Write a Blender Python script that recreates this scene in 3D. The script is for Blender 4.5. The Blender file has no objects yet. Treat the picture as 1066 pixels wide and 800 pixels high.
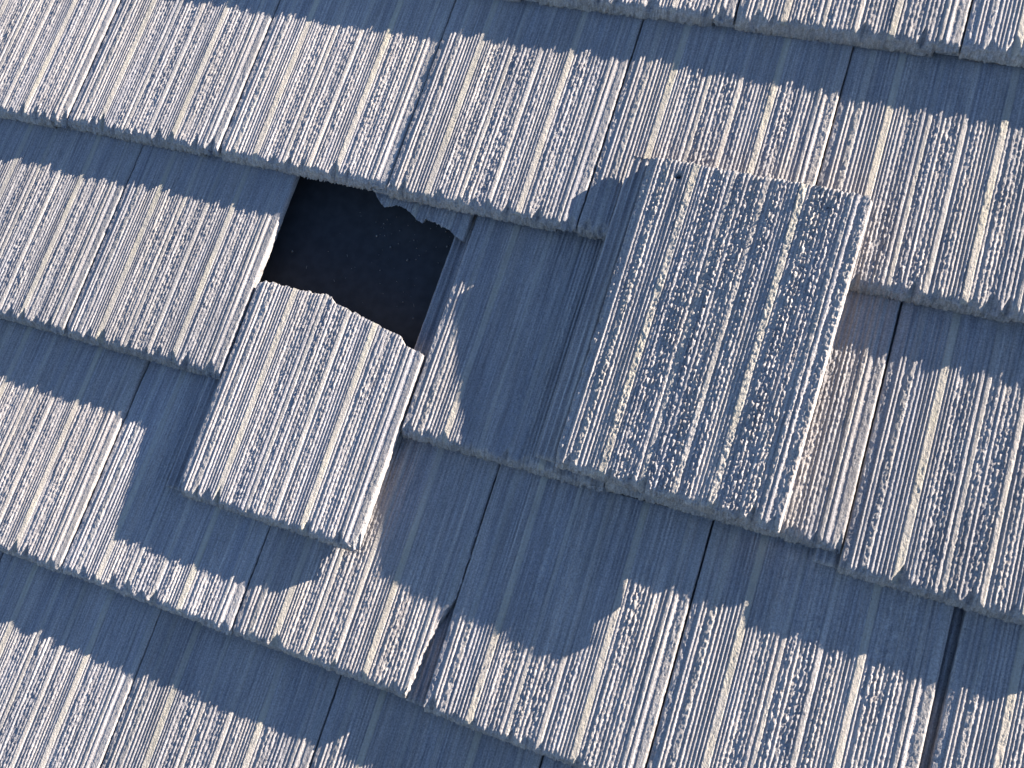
import bpy, math, random
import numpy as np
from mathutils import Matrix, Vector

# ------------------------------------------------------------------ set-up
scene = bpy.context.scene
col = scene.collection
PITCH = math.radians(22)
# roof frame: x along the courses, y up the slope, z out of the roof
ROOF = Matrix.Translation((0, 0, 4.0)) @ Matrix.Rotation(PITCH, 4, 'X')
G, W = 0.3444, 0.300            # gauge of a course, cover width of a tile

# camera (solved from the tile corners)
cam_data = bpy.data.cameras.new('camera')
cam = bpy.data.objects.new('camera', cam_data)
col.objects.link(cam)
CR = Matrix(((0.926454657, -0.237202481, 0.292261443),
             (0.287086100, 0.947458446, -0.141081765),
             (-0.243440628, 0.214610056, 0.945874825)))
cam.matrix_world = ROOF @ (Matrix.Translation((1.28482, -0.435145, 1.2995)) @ CR.to_4x4())
cam_data.sensor_width = 36
cam_data.lens = 36 * 1033.74 / 1066
cam_data.clip_start = 0.02
cam_data.clip_end = 3000
scene.camera = cam

# sun: grazes the roof from the upper right
CU, CV = 5.35, 5.65
sun_dir = (ROOF.to_3x3() @ Vector((CU, CV, 1.0))).normalized()
elev = math.asin(sun_dir.z)
azim = math.atan2(sun_dir.x, sun_dir.y)
sd = bpy.data.lights.new('sun', 'SUN')
sd.energy = 5.0
sd.angle = math.radians(0.5)
sd.color = (1.0, 0.90, 0.755)
sun = bpy.data.objects.new('sun', sd)
col.objects.link(sun)
sun.rotation_euler = sun_dir.to_track_quat('Z', 'Y').to_euler()
sun.location = ROOF @ Vector((4, 4, 4))

world = bpy.data.worlds.new('World')
scene.world = world
world.use_nodes = True
wn = world.node_tree
bg = wn.nodes['Background']
sky = wn.nodes.new('ShaderNodeTexSky')
sky.sky_type = 'NISHITA'
sky.sun_disc = False
sky.sun_elevation = elev
sky.sun_rotation = azim
sky.air_density = 0.8
sky.ozone_density = 3.4
sky.dust_density = 0.2
wn.links.new(sky.outputs[0], bg.inputs[0])
bg.inputs[1].default_value = 0.052

scene.view_settings.view_transform = 'Standard'
scene.view_settings.look = 'None'
scene.view_settings.gamma = 1.0
scene.view_settings.exposure = 2.4
scene.render.filter_size = 0.8

# ------------------------------------------------------------------ noise
def lattice_noise(X, Y, sx, sy, seed):
    """smooth value noise in 0..1, cell size sx by sy"""
    r = np.random.RandomState(seed).rand(256, 256).astype(np.float32)
    fx, fy = X / sx + seed * 7.31 % 200, Y / sy + seed * 3.77 % 200
    ix, iy = np.floor(fx).astype(int), np.floor(fy).astype(int)
    tx, ty = fx - ix, fy - iy
    tx, ty = tx * tx * (3 - 2 * tx), ty * ty * (3 - 2 * ty)
    a = r[ix & 255, iy & 255]; b = r[(ix + 1) & 255, iy & 255]
    c = r[ix & 255, (iy + 1) & 255]; d = r[(ix + 1) & 255, (iy + 1) & 255]
    return (a * (1 - tx) + b * tx) * (1 - ty) + (c * (1 - tx) + d * tx) * ty

# ------------------------------------------------------------------ the extruded face of a tile
# (centre mm, width mm, height mm, crumbly 0..1) of every rib across the tile
RIBS = [(3.5, 8, .20, .5), (13.5, 4.0, .85, .1), (18.5, 4.2, .85, .2), (28, 10, 1.0, .55),
        (37.5, 4.0, .75, .3), (43, 3.8, .8, .1), (48, 3.8, .8, .05), (53, 3.8, .85, .05),
        (58.0, 3.8, .85, .1), (66.5, 11.5, 1.2, .35), (74.5, 4.0, .85, .1), (79, 3.6, .75, .3), (83.5, 4.2, .8, .5), (89, 4.2, .75, .7),
        (94.5, 4.0, .7, .8), (100, 4.0, .75, .9), (105, 3.6, .6, .9), (111, 5.5, .85, .35),
        (119, 7.5, .95, .25), (126, 4.0, .65, .8), (131.5, 5.5, .8, .9), (138, 4.2, .8, .15),
        (144, 5.0, .7, .95), (150, 4.6, .75, 1.), (156, 4.2, .6, 1.), (163, 8.5, 1.0, .3),
        (171.5, 4.0, .8, .1), (177, 4.6, .7, .9), (182.5, 4.2, .7, .9), (188, 4.2, .75, .5),
        (193, 3.8, .8, .1), (198, 3.8, .8, .2), (203, 4.0, .8, .1), (210.5, 11, 1.2, .35), (218, 4.2, .85, .1),
        (225.5, 5.0, .75, .8), (231.5, 4.6, .7, 1.), (237, 4.4, .7, 1.), (242.5, 4.2, .7, .8),
        (248, 4.0, .8, .1), (253.5, 4.2, .75, .7), (259, 4.6, .75, .7), (265, 4.2, .8, .2),
        (272, 7.0, 1.0, .3), (279.5, 5.2, .95, .2), (291.5, 11.5, .6, .4)]
CREAM = [(28, 9, .35), (66.5, 10, 1.), (119, 7, .45), (163, 8, .35), (210.5, 9.5, 1.), (272, 7, .3), (292, 10, .25)]

def face_height(X, Y, seed, crumb=1.0, ribs=2.0, grit=1.0):
    """relief of the brushed face in metres"""
    x, y = X * 1000, Y * 1000
    xs = x + 0.9 * (lattice_noise(x, y, 60, 160, 900 + seed) - .5)
    h = np.zeros_like(x); rough = np.zeros_like(x); hit = np.zeros_like(x)
    for i, (c, w, a, r) in enumerate(RIBS):
        d = np.abs(xs - c) / (w / 2)
        b = np.clip((1.06 - d) * (w / 2) / (1.25 if w < 7 else 1.7), 0, 1)
        b = b * b * (3 - 2 * b)
        life = lattice_noise(x * 0 + i * 3.0, y, 1, 26, 40 + seed)
        life2 = lattice_noise(x * 0 + i * 5.0, y, 1, 7, 70 + seed)
        k = 1 - (.25 + .35 * r) * life - .2 * r * life2
        v = a * b * k
        h = np.maximum(h, v); rough += r * b; hit += b
    rough = np.clip(rough + .25 * (1 - np.clip(hit, 0, 1)), .06, 1)
    patch = lattice_noise(x, y, 22, 60, 5 + seed)
    amt = rough * (.45 + 1.1 * patch) * crumb
    def grains(sx, sy, sd_, lo, hi):
        t = np.clip((lattice_noise(x, y, sx, sy, sd_) - lo) / (hi - lo), 0, 1)
        return t * t * (3 - 2 * t)
    g1 = .75 * grains(2.2 * grit, 3.0 * grit, 11 + seed, .36, .62) + .25 * lattice_noise(x, y, 2.1, 3.2, 12 + seed) - .5
    g2 = lattice_noise(x, y, 1.7, 2.6, 23 + seed) - .5
    lump = .55 * grains(2.9 * grit, 4.2 * grit, 31 + seed, .58, .72)
    h = ribs * h + 1.45 * amt * (1.0 * g1 + .55 * g2 + 1.0 * lump) + .10 * g2 * crumb
    # pits where a grain has dropped out
    pit = np.clip(lattice_noise(x, y, 3.4, 5.0, 51 + seed) - .86, 0, 1) * 7
    h = h - pit * .5
    # slow waves across the tile
    h = h + .45 * np.cos(2 * np.pi * (x + 6 * lattice_noise(x, y, 70, 400, 3)) / 24.0 + 2.62) \
          + .5 * (lattice_noise(x, y, 55, 130, 61 + seed) - .5)
    return h / 1000

def cream_mask(X, Y, seed):
    x, y = X * 1000, Y * 1000
    m = np.zeros_like(x)
    for i, (c, w, s) in enumerate(CREAM):
        b = np.clip((1.15 - np.abs(x - c) / (w / 2)) * 2.5, 0, 1)
        m = np.maximum(m, b * s * (.55 + .6 * lattice_noise(x * 0 + i * 9., y, 1, 45, 81 + seed)))
    return m

# ------------------------------------------------------------------ mesh helpers
def mesh_from(name, verts, quads, mat, attr=None):
    me = bpy.data.meshes.new(name)
    verts = np.asarray(verts, dtype=np.float32); quads = np.asarray(quads, dtype=np.int32)
    me.vertices.add(len(verts)); me.vertices.foreach_set('co', verts.ravel())
    me.loops.add(quads.size); me.loops.foreach_set('vertex_index', quads.ravel())
    me.polygons.add(len(quads))
    me.polygons.foreach_set('loop_start', np.arange(0, quads.size, 4, dtype=np.int32))
    me.polygons.foreach_set('loop_total', np.full(len(quads), 4, dtype=np.int32))
    if attr is not None:
        a = me.attributes.new('cream', 'FLOAT', 'POINT')
        a.data.foreach_set('value', np.asarray(attr, dtype=np.float32))
    me.update(calc_edges=True)
    me.materials.append(mat)
    return me

def tile_mesh(name, seed, mat, th=.0235, length=.428, step_x=.00085, step_y=.0020, ribs=2.0, fine_to=.362,
              right=None, top=None, low=None, holes=(), crumb=1.0, width=.2985, worn_nose=1.0, edge_chips=.003, grit=1.0):
    nx = int(round(width / step_x))
    xs = np.linspace(0, width, nx + 1)
    y0 = 0.0
    if low is not None: y0 = .270
    fine = np.arange(y0, min(fine_to, length) - 1e-6, step_y)
    if length > .4 and fine_to < .4 and low is None:      # the strip next to the tile above is sheltered and smoother
        fine = np.concatenate([np.arange(0, .262, step_y), np.arange(.262, fine_to, step_y * 2.4)])
    rest = np.linspace(min(fine_to, length), length, 8) if fine_to < length else np.array([length])
    ys = np.concatenate([fine, rest])
    X, Y = np.meshgrid(xs, ys)            # rows = y
    if right is not None: X = np.minimum(X, np.interp(Y, right[0], right[1])
                                         + .0016 * (lattice_noise(Y * 1000, Y * 0, 4, 1, 300 + seed) - .5) * (Y < right[0][-1]))
    if top is not None: Y = np.minimum(Y, np.interp(X, top[0], top[1])
                                       + .0035 * (lattice_noise(X * 1000, X * 0, 5, 1, 310 + seed) - .5)
                                       + .002 * (lattice_noise(X * 1000, X * 0, 2.4, 1, 311 + seed) - .5))
    if low is not None: Y = np.maximum(Y, np.interp(X, low[0], low[1])
                                       + .0022 * (lattice_noise(X * 1000, X * 0, 4, 1, 320 + seed) - .5))
    Z = face_height(X, Y, seed, crumb, ribs, grit)
    hidden = np.clip((Y - .335) / .02, 0, 1) * (0 if length < .4 or fine_to > .4 else 1)
    Z = Z * (1 - hidden) - .0018 * hidden
    if low is None and worn_nose > 0:
        xm = xs * 1000
        # the brushed ribs end in bites of different width and depth
        rs = np.random.RandomState(500 + seed)
        d = 1.2 + 2.2 * lattice_noise(xm, xm * 0, 3.0, 1, 203 + seed) + 2.5 * lattice_noise(xm, xm * 0, 9, 1, 201 + seed)
        c = rs.uniform(2, 20)
        while c < 300:
            wd, dp = rs.uniform(6, 14), 5 + 17 * rs.uniform(0, 1) ** 1.4
            d = np.maximum(d, dp * np.clip(1 - np.abs(xm - c + .15 * dp) / wd, 0, 1) + (1.0 + .16 * dp) * lattice_noise(xm, xm * 0, 2.2, 1, 209 + seed))
            c += rs.uniform(17, 33)
        d = d * worn_nose / 1000
        drop = .55 * np.clip(d[None, :] - Y, 0, None)
        rim = np.clip(drop / .002, 0, 1)
        Z = Z * (1 - .6 * rim) - drop * 1.0 \
            + rim * (.0034 * (lattice_noise(X * 1000, Y * 1000, 2.6, 2.4, 207 + seed) - .5) + .0022 * (lattice_noise(X * 1000, Y * 1000, 6, 4, 208 + seed) - .5))
    # arrises rounded a little along the sides
    side = np.minimum(X, width - X)
    arris = lattice_noise(X * 1000, Y * 1000, 300, 9, 350 + seed) ** 2 * lattice_noise(X * 1000, Y * 1000, 300, 3, 351 + seed)
    arris = np.where(X > width * .5, arris * np.minimum(1, .003 / edge_chips) * .5, arris)
    Z = Z - .0012 * np.clip(1 - side / .0022, 0, 1) ** 2 - edge_chips * arris * np.clip(1 - side / .008, 0, 1)
    if top is not None:
        e = np.interp(X, top[0], top[1]) - Y
        Z = Z - .0006 * np.clip(1 - e / .0025, 0, 1) * lattice_noise(X * 1000, Y * 1000, 5, 5, 330 + seed)
    for hx, hy, hr in holes:
        q = np.sqrt((X - hx) ** 2 + (Y - hy) ** 2) + .003 * (lattice_noise(X * 1000, Y * 1000, 3, 3, 340) - .5)
        Z = Z - .003 * np.clip(1 - (q - hr) / .0045, 0, 1) - .016 * np.clip((hr - q) / .0008, 0, 1)
    ny = len(ys)
    V = np.stack([X, Y, Z], -1).reshape(-1, 3)
    idx = np.arange(ny * (nx + 1)).reshape(ny, nx + 1)
    Q = [np.stack([idx[:-1, :-1], idx[:-1, 1:], idx[1:, 1:], idx[1:, :-1]], -1).reshape(-1, 4)]
    # sides: nose, right, head, left as one closed loop going round
    loop = np.concatenate([idx[0, :], idx[1:, -1], idx[-1, -2::-1], idx[-2:0:-1, 0]])
    n = len(loop)
    P = V[loop]
    out = np.zeros((n, 2))
    a, b = nx + 1, nx + 1 + ny - 1
    out[:a, 1] = -1; out[a:b, 0] = 1; out[b:b + nx, 1] = 1; out[b + nx:, 0] = -1
    bot = np.where(P[:, 0] > .2685, -.0108, -th)
    if right is not None: bot = np.where((P[:, 0] > .2685) & (P[:, 1] > right[0][-1] * .8), -.0108, -th)
    rings = [loop]; base = len(V); allv = [V]
    for k, f in enumerate((.1, .25, .42, .6, .78, .92, 1.0)):
        pr = P.copy()
        pr[:, 2] = P[:, 2] * (1 - f) + bot * f
        s = np.arange(n) * 1.25
        j = (lattice_noise(s, s * 0 + k * 2.1, 3.2, 1, 400 + seed) - .5) * .0066 + \
            (lattice_noise(s, s * 0 + k * .6, 12, 1, 410 + seed) - .5) * .0016
        sm = (np.abs(out[:, 0]) > 0) & ((right is None) | (out[:, 0] < 0))
        j = np.where(sm, j * .22, j)
        lean = np.where(out[:, 1] < 0, .0052 * np.sin(f * 2.2) - .001 * f, 0)
        if low is not None: lean = np.where(out[:, 1] < 0, -.020 * f, 0)
        if top is not None:
            lean = np.where(out[:, 1] > 0, -.004 * f, lean); j = np.where(out[:, 1] > 0, j * .25, j)
        if right is not None: lean = np.where((out[:, 0] > 0) & (P[:, 1] < right[0][-1]), .0015 * f, lean)
        pr[:, :2] += out * (j + lean)[:, None]
        if k < 6: pr[:, 2] += (lattice_noise(s, s * 0 + k * 3.3, 4, 1, 420 + seed) - .5) * .0024
        allv.append(pr); rings.append(np.arange(base, base + n)); base += n
    for r0, r1 in zip(rings[:-1], rings[1:]):
        Q.append(np.stack([r0, r1, np.roll(r1, -1), np.roll(r0, -1)], -1))
    # underside: a strip per row from left to right with the overlock step
    last = rings[-1]
    lefts = np.concatenate([[last[0]], last[b + nx:][::-1], [last[b + nx - 1]]])
    rights = np.concatenate([[last[nx]], last[a:b - 1], [last[b - 1]]])
    if low is not None: lefts, rights = lefts[60:], rights[60:]
    m = min(len(lefts), len(rights))
    lefts, rights = lefts[:m], rights[:m]
    AV = np.concatenate(allv)
    m1 = AV[lefts].copy(); m1[:, 0] = .267; m1[:, 1] = AV[rights][:, 1]; m1[:, 2] = -th
    m2 = m1.copy(); m2[:, 0] = .2685; m2[:, 2] = AV[rights][:, 2]
    i1 = np.arange(base, base + m); i2 = np.arange(base + m, base + 2 * m)
    AV = np.concatenate([AV, m1, m2])
    for l, r in ((lefts, i1), (i1, i2), (i2, rights)):
        Q.append(np.stack([l[:-1], l[1:], r[1:], r[:-1]], -1))
    cm = np.zeros(len(AV)); cm[:len(V)] = cream_mask(V[:, 0], V[:, 1], seed)
    return mesh_from(name, AV, np.concatenate(Q), mat, cm)

def lock_mesh(name, mat, length=.428, th=.0235, start=0.0):
    """the ribbed lip along a tile's left side that its neighbour covers"""
    prof = [(-.0285, -th), (-.0292, -.0150), (-.0280, -.0136), (-.0250, -.0136), (-.0240, -.0165), (-.0195, -.0168),
            (-.0185, -.0138), (-.0155, -.0138), (-.0145, -.0168), (-.0095, -.0168), (-.0085, -.0138),
            (-.0050, -.0135), (-.0035, -.0160), (.0010, -.0160), (.0010, -th)]
    prof = np.array(prof); n = len(prof)
    ys = np.linspace(start, length, 60)
    V = []
    for i, y in enumerate(ys):
        p = np.zeros((n, 3)); p[:, 0] = prof[:, 0]; p[:, 2] = prof[:, 1]; p[:, 1] = y
        jj = np.random.RandomState(i).rand(n, 2) - .5
        p[1:-1, 0] += jj[1:-1, 0] * .0006; p[1:-1, 2] += jj[1:-1, 1] * .0006
        V.append(p)
    V = np.concatenate(V); idx = np.arange(len(V)).reshape(-1, n)
    Q = [np.stack([idx[:-1, :-1], idx[:-1, 1:], idx[1:, 1:], idx[1:, :-1]], -1).reshape(-1, 4),
         np.stack([idx[:-1, -1], idx[:-1, 0], idx[1:, 0], idx[1:, -1]], -1)]
    for row, fl in ((idx[0], 1), (idx[-1], -1)):
        # end faces as quads down to the base line
        lo = V[row].copy(); lo[:, 2] = -th
        base = len(V); V = np.concatenate([V, lo]); li = np.arange(base, base + n)
        q = np.stack([row[:-1], li[:-1], li[1:], row[1:]], -1)
        Q.append(q)
    return mesh_from(name, V, np.concatenate(Q), mat, np.zeros(len(V)))

# ------------------------------------------------------------------ materials
def concrete(name='ribbed_concrete'):
    m = bpy.data.materials.new(name); m.use_nodes = True
    nt = m.node_tree; N = nt.nodes; L = nt.links
    bsdf = N['Principled BSDF']
    bsdf.inputs['Roughness'].default_value = .93
    bsdf.inputs['Specular IOR Level'].default_value = .15
    tc = N.new('ShaderNodeTexCoord'); oi = N.new('ShaderNodeObjectInfo')
    off = N.new('ShaderNodeVectorMath'); off.operation = 'MULTIPLY_ADD'
    off.inputs[1].default_value = (1, 1, 1)
    cb = N.new('ShaderNodeCombineXYZ')
    mul = N.new('ShaderNodeMath'); mul.operation = 'MULTIPLY'; mul.inputs[1].default_value = 37.0
    L.new(oi.outputs['Random'], mul.inputs[0])
    for i in range(3): L.new(mul.outputs[0], cb.inputs[i])
    L.new(tc.outputs['Object'], off.inputs[0]); L.new(cb.outputs[0], off.inputs[2])
    def noise(scale, detail, sc=(1, 1, 1), rough=.6):
        mp = N.new('ShaderNodeMapping'); mp.inputs['Scale'].default_value = sc
        n = N.new('ShaderNodeTexNoise'); n.inputs['Scale'].default_value = scale
        n.inputs['Detail'].default_value = detail; n.inputs['Roughness'].default_value = rough
        L.new(off.outputs[0], mp.inputs[0]); L.new(mp.outputs[0], n.inputs[0])
        return n.outputs[0]
    def ramp(src, p0, c0, p1, c1):
        r = N.new('ShaderNodeValToRGB'); L.new(src, r.inputs[0])
        r.color_ramp.elements[0].position = p0; r.color_ramp.elements[0].color = (*c0, 1)
        r.color_ramp.elements[1].position = p1; r.color_ramp.elements[1].color = (*c1, 1)
        return r.outputs[0]
    def mix(fac, a, b, mode='MIX', f=None):
        x = N.new('ShaderNodeMix'); x.data_type = 'RGBA'; x.blend_type = mode
        if fac is None: x.inputs[0].default_value = f
        else: L.new(fac, x.inputs[0])
        for s, v in ((6, a), (7, b)):
            if isinstance(v, tuple): x.inputs[s].default_value = (*v, 1)
            else: L.new(v, x.inputs[s])
        return x.outputs[2]
    streak = ramp(noise(1.0, 5, (430, 9, 60)), .36, (.250, .238, .250), .66, (.405, .385, .392))
    wide = ramp(noise(1.0, 3, (55, 4, 20)), .35, (.82, .84, .88), .68, (1.08, 1.05, 1.0))
    c = mix(None, streak, wide, 'MULTIPLY', 1.0)
    grain = ramp(noise(430, 4), .36, (.64, .64, .66), .62, (1.2, 1.2, 1.18))
    c = mix(None, c, grain, 'MULTIPLY', .75)
    at = N.new('ShaderNodeAttribute'); at.attribute_name = 'cream'
    tone = ramp(noise(9, 2), .4, (.45, .405, .295), .6, (.43, .385, .31))
    mm = N.new('ShaderNodeMath'); mm.operation = 'MULTIPLY'; mm.inputs[1].default_value = .45
    L.new(at.outputs['Fac'], mm.inputs[0])
    c = mix(mm.outputs[0], c, tone)
    # lichen flecks and dark specks
    fleck = ramp(noise(240, 2, (1, .7, 1)), .71, (0, 0, 0), .75, (1, 1, 1))
    c = mix(fleck, c, (.16, .16, .17))
    # every tile a shade of its own
    hs = N.new('ShaderNodeHueSaturation')
    mr = N.new('ShaderNodeMapRange'); mr.inputs[3].default_value = .88; mr.inputs[4].default_value = 1.07
    L.new(oi.outputs['Random'], mr.inputs[0]); L.new(mr.outputs[0], hs.inputs['Value']); L.new(c, hs.inputs['Color'])
    r2 = N.new('ShaderNodeMath'); r2.operation = 'FRACT'; L.new(mul.outputs[0], r2.inputs[0])
    warm = ramp(r2.outputs[0], 0.0, (.985, .995, 1.01), 1.0, (1.02, 1.0, .975))
    stain = ramp(noise(14, 4, (1, .35, 1)), .42, (1, 1, 1), .72, (.86, .855, .84))
    c2 = mix(None, hs.outputs[0], warm, 'MULTIPLY', 1.0)
    c2 = mix(None, c2, stain, 'MULTIPLY', .8)
    L.new(c2, bsdf.inputs['Base Color'])
    bp = N.new('ShaderNodeBump'); bp.inputs['Strength'].default_value = .9; bp.inputs['Distance'].default_value = .0014
    L.new(noise(620, 4, (1, .75, 1)), bp.inputs['Height']); L.new(bp.outputs[0], bsdf.inputs['Normal'])
    return m

def plain(name, c0, c1, scale, rough=.9, bump=.0004):
    m = bpy.data.materials.new(name); m.use_nodes = True
    nt = m.node_tree; N = nt.nodes; L = nt.links; b = N['Principled BSDF']
    b.inputs['Roughness'].default_value = rough
    tc = N.new('ShaderNodeTexCoord')
    n = N.new('ShaderNodeTexNoise'); n.inputs['Scale'].default_value = scale; n.inputs['Detail'].default_value = 6
    L.new(tc.outputs['Object'], n.inputs[0])
    r = N.new('ShaderNodeValToRGB'); L.new(n.outputs[0], r.inputs[0])
    r.color_ramp.elements[0].position = .35; r.color_ramp.elements[0].color = (*c0, 1)
    r.color_ramp.elements[1].position = .68; r.color_ramp.elements[1].color = (*c1, 1)
    L.new(r.outputs[0], b.inputs['Base Color'])
    bp = N.new('ShaderNodeBump'); bp.inputs['Strength'].default_value = .4; bp.inputs['Distance'].default_value = bump
    L.new(n.outputs[0], bp.inputs['Height']); L.new(bp.outputs[0], b.inputs['Normal'])
    return m

CON = concrete()
FELT = plain('bitumen_felt', (.007, .008, .012), (.016, .018, .024), 60, .75)
EARTH = plain('dry_lawn', (.05, .07, .03), (.10, .10, .05), 3, 1.0, .02)
GRIT = plain('concrete_crumbs', (.10, .10, .10), (.22, .21, .20), 300)

def obj(name, me, parent=None, local=None):
    o = bpy.data.objects.new(name, me); col.objects.link(o)
    if parent is not None: o.parent = parent
    if local is not None: o.matrix_local = local if parent is not None else ROOF @ local
    return o

# ------------------------------------------------------------------ setting
me = bpy.data.meshes.new('ground')
s = 400.0
me.from_pydata([(-s, -s, 0), (s, -s, 0), (s, s, 0), (-s, s, 0)], [], [(0, 1, 2, 3)])
me.materials.append(EARTH)
ground = obj('ground', me); ground['kind'] = 'structure'

roof = bpy.data.objects.new('roof', None); col.objects.link(roof)
roof.matrix_world = ROOF
roof['label'] = 'pitched roof of overlapping grey ribbed concrete tiles, one of them broken away over a dark gap'
roof['category'] = 'roof'

# felt under the tiles, sagging a little between the rafters
nxu, nyu = 120, 90
X, Y = np.meshgrid(np.linspace(-.40, 2.2, nxu + 1), np.linspace(-1.3, 1.0, nyu + 1))
Z = -.062 - .006 * np.cos(2 * np.pi * X / .6) + .003 * (lattice_noise(X * 100, Y * 100, 9, 6, 77) - .5)
idx = np.arange(X.size).reshape(X.shape)
q = np.stack([idx[:-1, :-1], idx[:-1, 1:], idx[1:, 1:], idx[1:, :-1]], -1).reshape(-1, 4)
felt = obj('underlay_felt', mesh_from('underlay_felt', np.stack([X, Y, Z], -1).reshape(-1, 3), q, FELT), roof)
felt['label'] = 'black roofing felt seen through the gap of the missing tile'

# ------------------------------------------------------------------ the courses
LOCK = lock_mesh('interlock_lip', CON)
#          nose line v, thickness, lift, tile left edges in cover widths
DROP = {2: .0235, 1: .0240, 0: .0230, -1: .0238, -2: .0262, -3: .0245}   # nose depth of each course
LIFT = {2: 0, 1: 0, 0: 0, -1: 0, -2: .0015, -3: 0}
SEEN = {1: [2.478, 3.478, 4.49],
        0: [-1.0, 0.0, 1.009, 2.022, 3.030, 4.036, 5.04],
        -1: [-.505, .489, 1.474, 2.489, 3.492, 4.510],
        -2: [-.03, .975, 1.981, 2.981, 3.977, 5.008],
        -3: [-.46, .536, 1.536, 2.541, 3.541, 4.54]}
V_OFF = {(0, 1): .012, (0, 2): .010, (0, 3): -.008, (0, 4): -.006, (-1, 5): -.048, (-1, 4): .014, (-1, 0): .02, (-1, 1): .018, (-1, 2): .005,
         (-2, 0): .02, (-2, 1): .024, (-2, 2): .025, (1, 2): .01}
rnd = random.Random(5)
def tile_matrix(k, u, dv=0.0, lift=0.0, yaw=0.0, sag=0.0):
    # the head lies one course higher under the nose of the tile above
    fall = (DROP.get(k + 1, .0235) + sag) / G
    return (Matrix.Translation((u * W, (k + dv) * G, LIFT.get(k, 0) + lift)) @ Matrix.Rotation(yaw, 4, 'Z')
            @ Matrix.Rotation(-math.atan(fall), 4, 'X'))

def add_tile(me, k, u, dv=0.0, lift=0.0, yaw=0.0, lock=True, sx=1.0, sag=0.0):
    o = obj('roof_tile', me, roof, tile_matrix(k, u, dv, lift, yaw, sag) @ Matrix.Diagonal((sx, 1, 1, 1)))
    if lock: obj('interlock_lip', LOCK, o)
    return o

# some noses ride up on grit, some heads have sunk
RAISE = {(-1, 4): .0065, (-1, 5): .006, (-1, 3): .002, (-1, 1): .0012, (0, 3): .003, (0, 5): .005, (0, 6): .004, (0, 4): .004, (1, 1): .002, (1, 2): .003}
SAG = {(-1, 3): .0078, (-2, 0): .004, (-2, 1): .008, (-2, 2): .004, (-1, 4): .003, (0, 5): .003, (0, 6): .003}
seed = 1
for k, us in SEEN.items():
    for i, u in enumerate(us):
        seed += 1
        if (k, i) == (-1, 2): continue                       # the broken tile
        yaw = rnd.uniform(-.002, .002); lift = rnd.uniform(0, .0010) + RAISE.get((k, i), 0)
        nxt = us[i + 1] if i + 1 < len(us) else u + 1.003
        sx = ((nxt - u) * W - .0024) / .2985
        if (k, i) in ((-2, 4),): sx = 1.0
        dv = V_OFF.get((k, i), rnd.uniform(-.004, .004))
        kw = {}
        if (k, i) == (-2, 2):
            kw['right'] = ([0, .02, .05, .08, .105, .124, .137, .138], [.2735, .2752, .277, .2805, .286, .2925, .298, .2985])
        if (k, i) == (-2, 5): yaw = -.012
        if i == 0 or k == 1: kw.update(step_x=.0012, step_y=.0025)
        kw.setdefault('step_x', .00098)
        if k == -3: kw['step_y'] = .0024
        wear = min(1, max(0, (u - .6) / 3.2))                # the left-hand tiles are less eroded
        kw.update(crumb=.6 + .36 * wear, ribs=1.55 + .5 * wear, grit=.74)
        me = tile_mesh('roof_tile', seed, CON, th=DROP[k] - .0008, **kw)
        o = add_tile(me, k, u, dv, lift, yaw, True, sx, SAG.get((k, i), 0))
        if (k, i) == (-2, 2): o['label'] = 'roof tile with its lower right corner broken off'
        if (k, i) == (-1, 5): o['label'] = 'roof tile that has slid a little below its course'

# tiles just outside the picture share a few coarser meshes
spare = [tile_mesh('roof_tile', 60 + j, CON, step_x=.0025, step_y=.006) for j in range(2)]
for k, lo, hi, half in ((2, -2, 0, 0), (1, -2, -2, .48), (0, -2, -2, 0), (-1, -2, -2, .495), (-2, -2, -1, -.02), (-3, -2, -2, .54), (-4, -2, 6, .03), (2, 1, 6, 0), (1, -1, 1, .48), (1, 5, 6, .49), (0, 6, 6, .04), (-1, 5, 6, .52), (-2, 6, 6, 0), (-3, 5, 6, .54)):
    for j in range(lo, hi + 1):
        add_tile(spare[j % 2], k, j + half)

# head of the broken tile, still hooked in place under the course above
low = ([0, .13, .141, .150, .160, .177, .194, .217, .228, .231, .250, .273, .288, .2975],
       [.362, .350, .335, .327, .321, .328, .326, .312, .308, .316, .313, .306, .298, .294])
me = tile_mesh('broken_tile_head', 91, CON, th=.0205, low=low, fine_to=.366)
o = obj('broken_tile_head', me, roof, tile_matrix(-1, 1.474))
o['label'] = 'jagged upper piece of the broken tile left under the course above'

# ------------------------------------------------------------------ the slipped lower piece
fall = DROP[0] / G
slip = bpy.data.objects.new('broken_tile', None); col.objects.link(slip)
sm = Matrix.Translation((1.481 * W, -1.503 * G, .503 * G * fall + .0032)) @ Matrix.Rotation(-math.atan(fall), 4, 'X')
slip.matrix_world = ROOF @ sm
slip['label'] = 'broken ribbed tile, jagged at the top, slid halfway down below the dark gap'
slip['category'] = 'roof tile'
top = ([0, .010, .016, .047, .078, .121, .129, .137, .177, .221, .256, .267, .292, .2975],
       [.329, .337, .339, .338, .337, .340, .337, .330, .322, .312, .304, .293, .289, .286])
obj('tile_body', tile_mesh('tile_body', 71, CON, th=.0215, length=.345, fine_to=.345, top=top, crumb=.65, ribs=1.7, grit=.74), slip)
obj('interlock_lip', lock_mesh('interlock_lip', CON, length=.30), slip)

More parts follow.
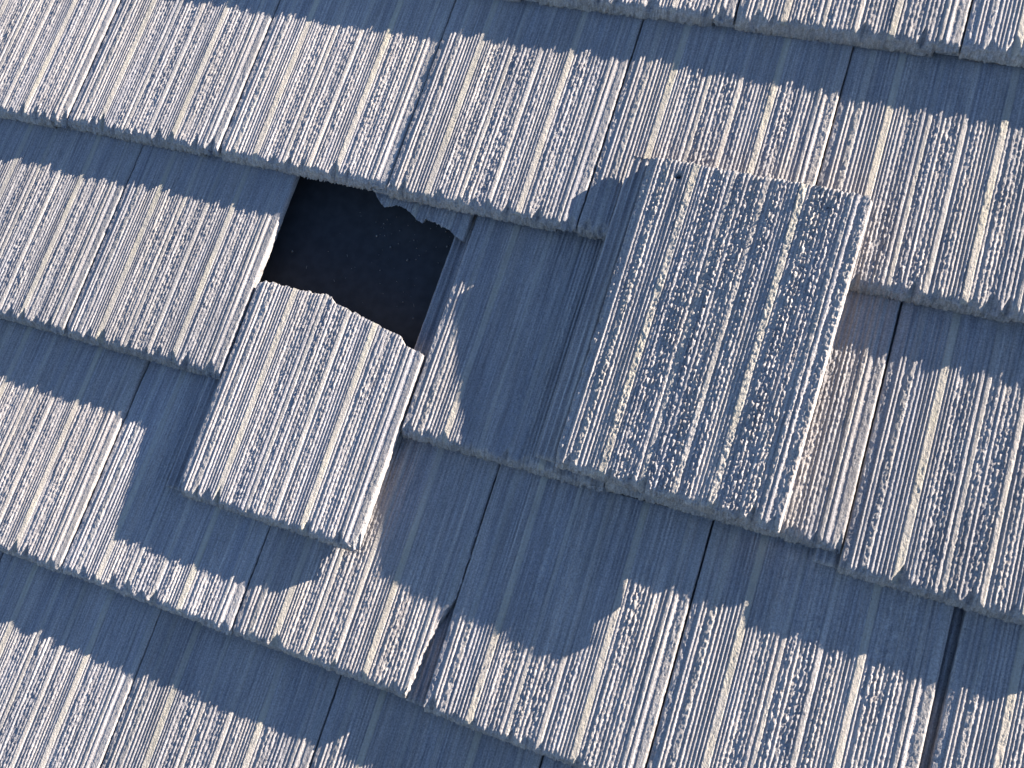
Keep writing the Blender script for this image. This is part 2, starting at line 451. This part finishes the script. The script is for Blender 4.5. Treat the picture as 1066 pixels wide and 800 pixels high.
# ------------------------------------------------------------------ the loose whole tile lying on top
loose = bpy.data.objects.new('loose_tile', None); col.objects.link(loose)
lm = Matrix.Translation((3.258 * W, -.962 * G, .030)) @ Matrix.Rotation(math.radians(-1.3), 4, 'Z') @ Matrix.Rotation(math.radians(-1.55), 4, 'Y') @ Matrix.Rotation(math.radians(.0), 4, 'X')
loose.matrix_world = ROOF @ lm
loose['label'] = 'whole loose ribbed tile with two nail holes lying on top of the roof'
loose['category'] = 'roof tile'
obj('tile_body', tile_mesh('tile_body', 83, CON, length=.442, fine_to=.442, crumb=1.6, ribs=2.1, step_y=.0016, grit=.8, edge_chips=.008,
                           top=([0, .006, .03, .1, .2, .288, .294, .2985], [.436, .440, .441, .440, .442, .441, .439, .434]),
                           holes=((.046, .420, .0027), (.247, .416, .0024))), loose)
obj('interlock_lip', lock_mesh('interlock_lip', CON, length=.442), loose)

# ------------------------------------------------------------------ crumbs on the felt
rg = np.random.RandomState(4)
V, Q = [], []
def crumb(x, y, sx, sy, sz, a):
    b = len(V)
    z = -.061 - .006 * math.cos(2 * math.pi * x / .6)
    for dx, dy, dz in ((-1, -1, -.3), (1, -1, -.3), (1, 1, -.3), (-1, 1, -.3), (-.6, -.5, 1), (.7, -.6, 1), (.5, .6, 1), (-.6, .7, 1)):
        px, py = dx * sx * rg.uniform(.6, 1), dy * sy * rg.uniform(.6, 1)
        V.append((x + px * math.cos(a) - py * math.sin(a), y + px * math.sin(a) + py * math.cos(a), z + dz * sz))
    for f in ((0, 1, 5, 4), (1, 2, 6, 5), (2, 3, 7, 6), (3, 0, 4, 7), (4, 5, 6, 7), (3, 2, 1, 0)):
        Q.append([b + t for t in f])
for i in range(70):
    x = 1.5 * W + abs(rg.normal(.19, .07)); y = -.02 - abs(rg.normal(.04, .05))
    s_ = rg.choice([.0006, .0008, .0012, .002], p=[.4, .35, .2, .05])
    crumb(x, y, s_, s_ * .8, s_ * .7, rg.uniform(0, 6))
for i in range(9):
    crumb(1.55 * W + rg.uniform(0, .26), -rg.uniform(.06, .24), .0004, .003, .0004, rg.uniform(-.2, .9))
gr = obj('concrete_crumbs', mesh_from('concrete_crumbs', V, Q, GRIT), None, Matrix.Identity(4))
gr['kind'] = 'stuff'; gr['label'] = 'pale crumbs of concrete scattered on the black felt'
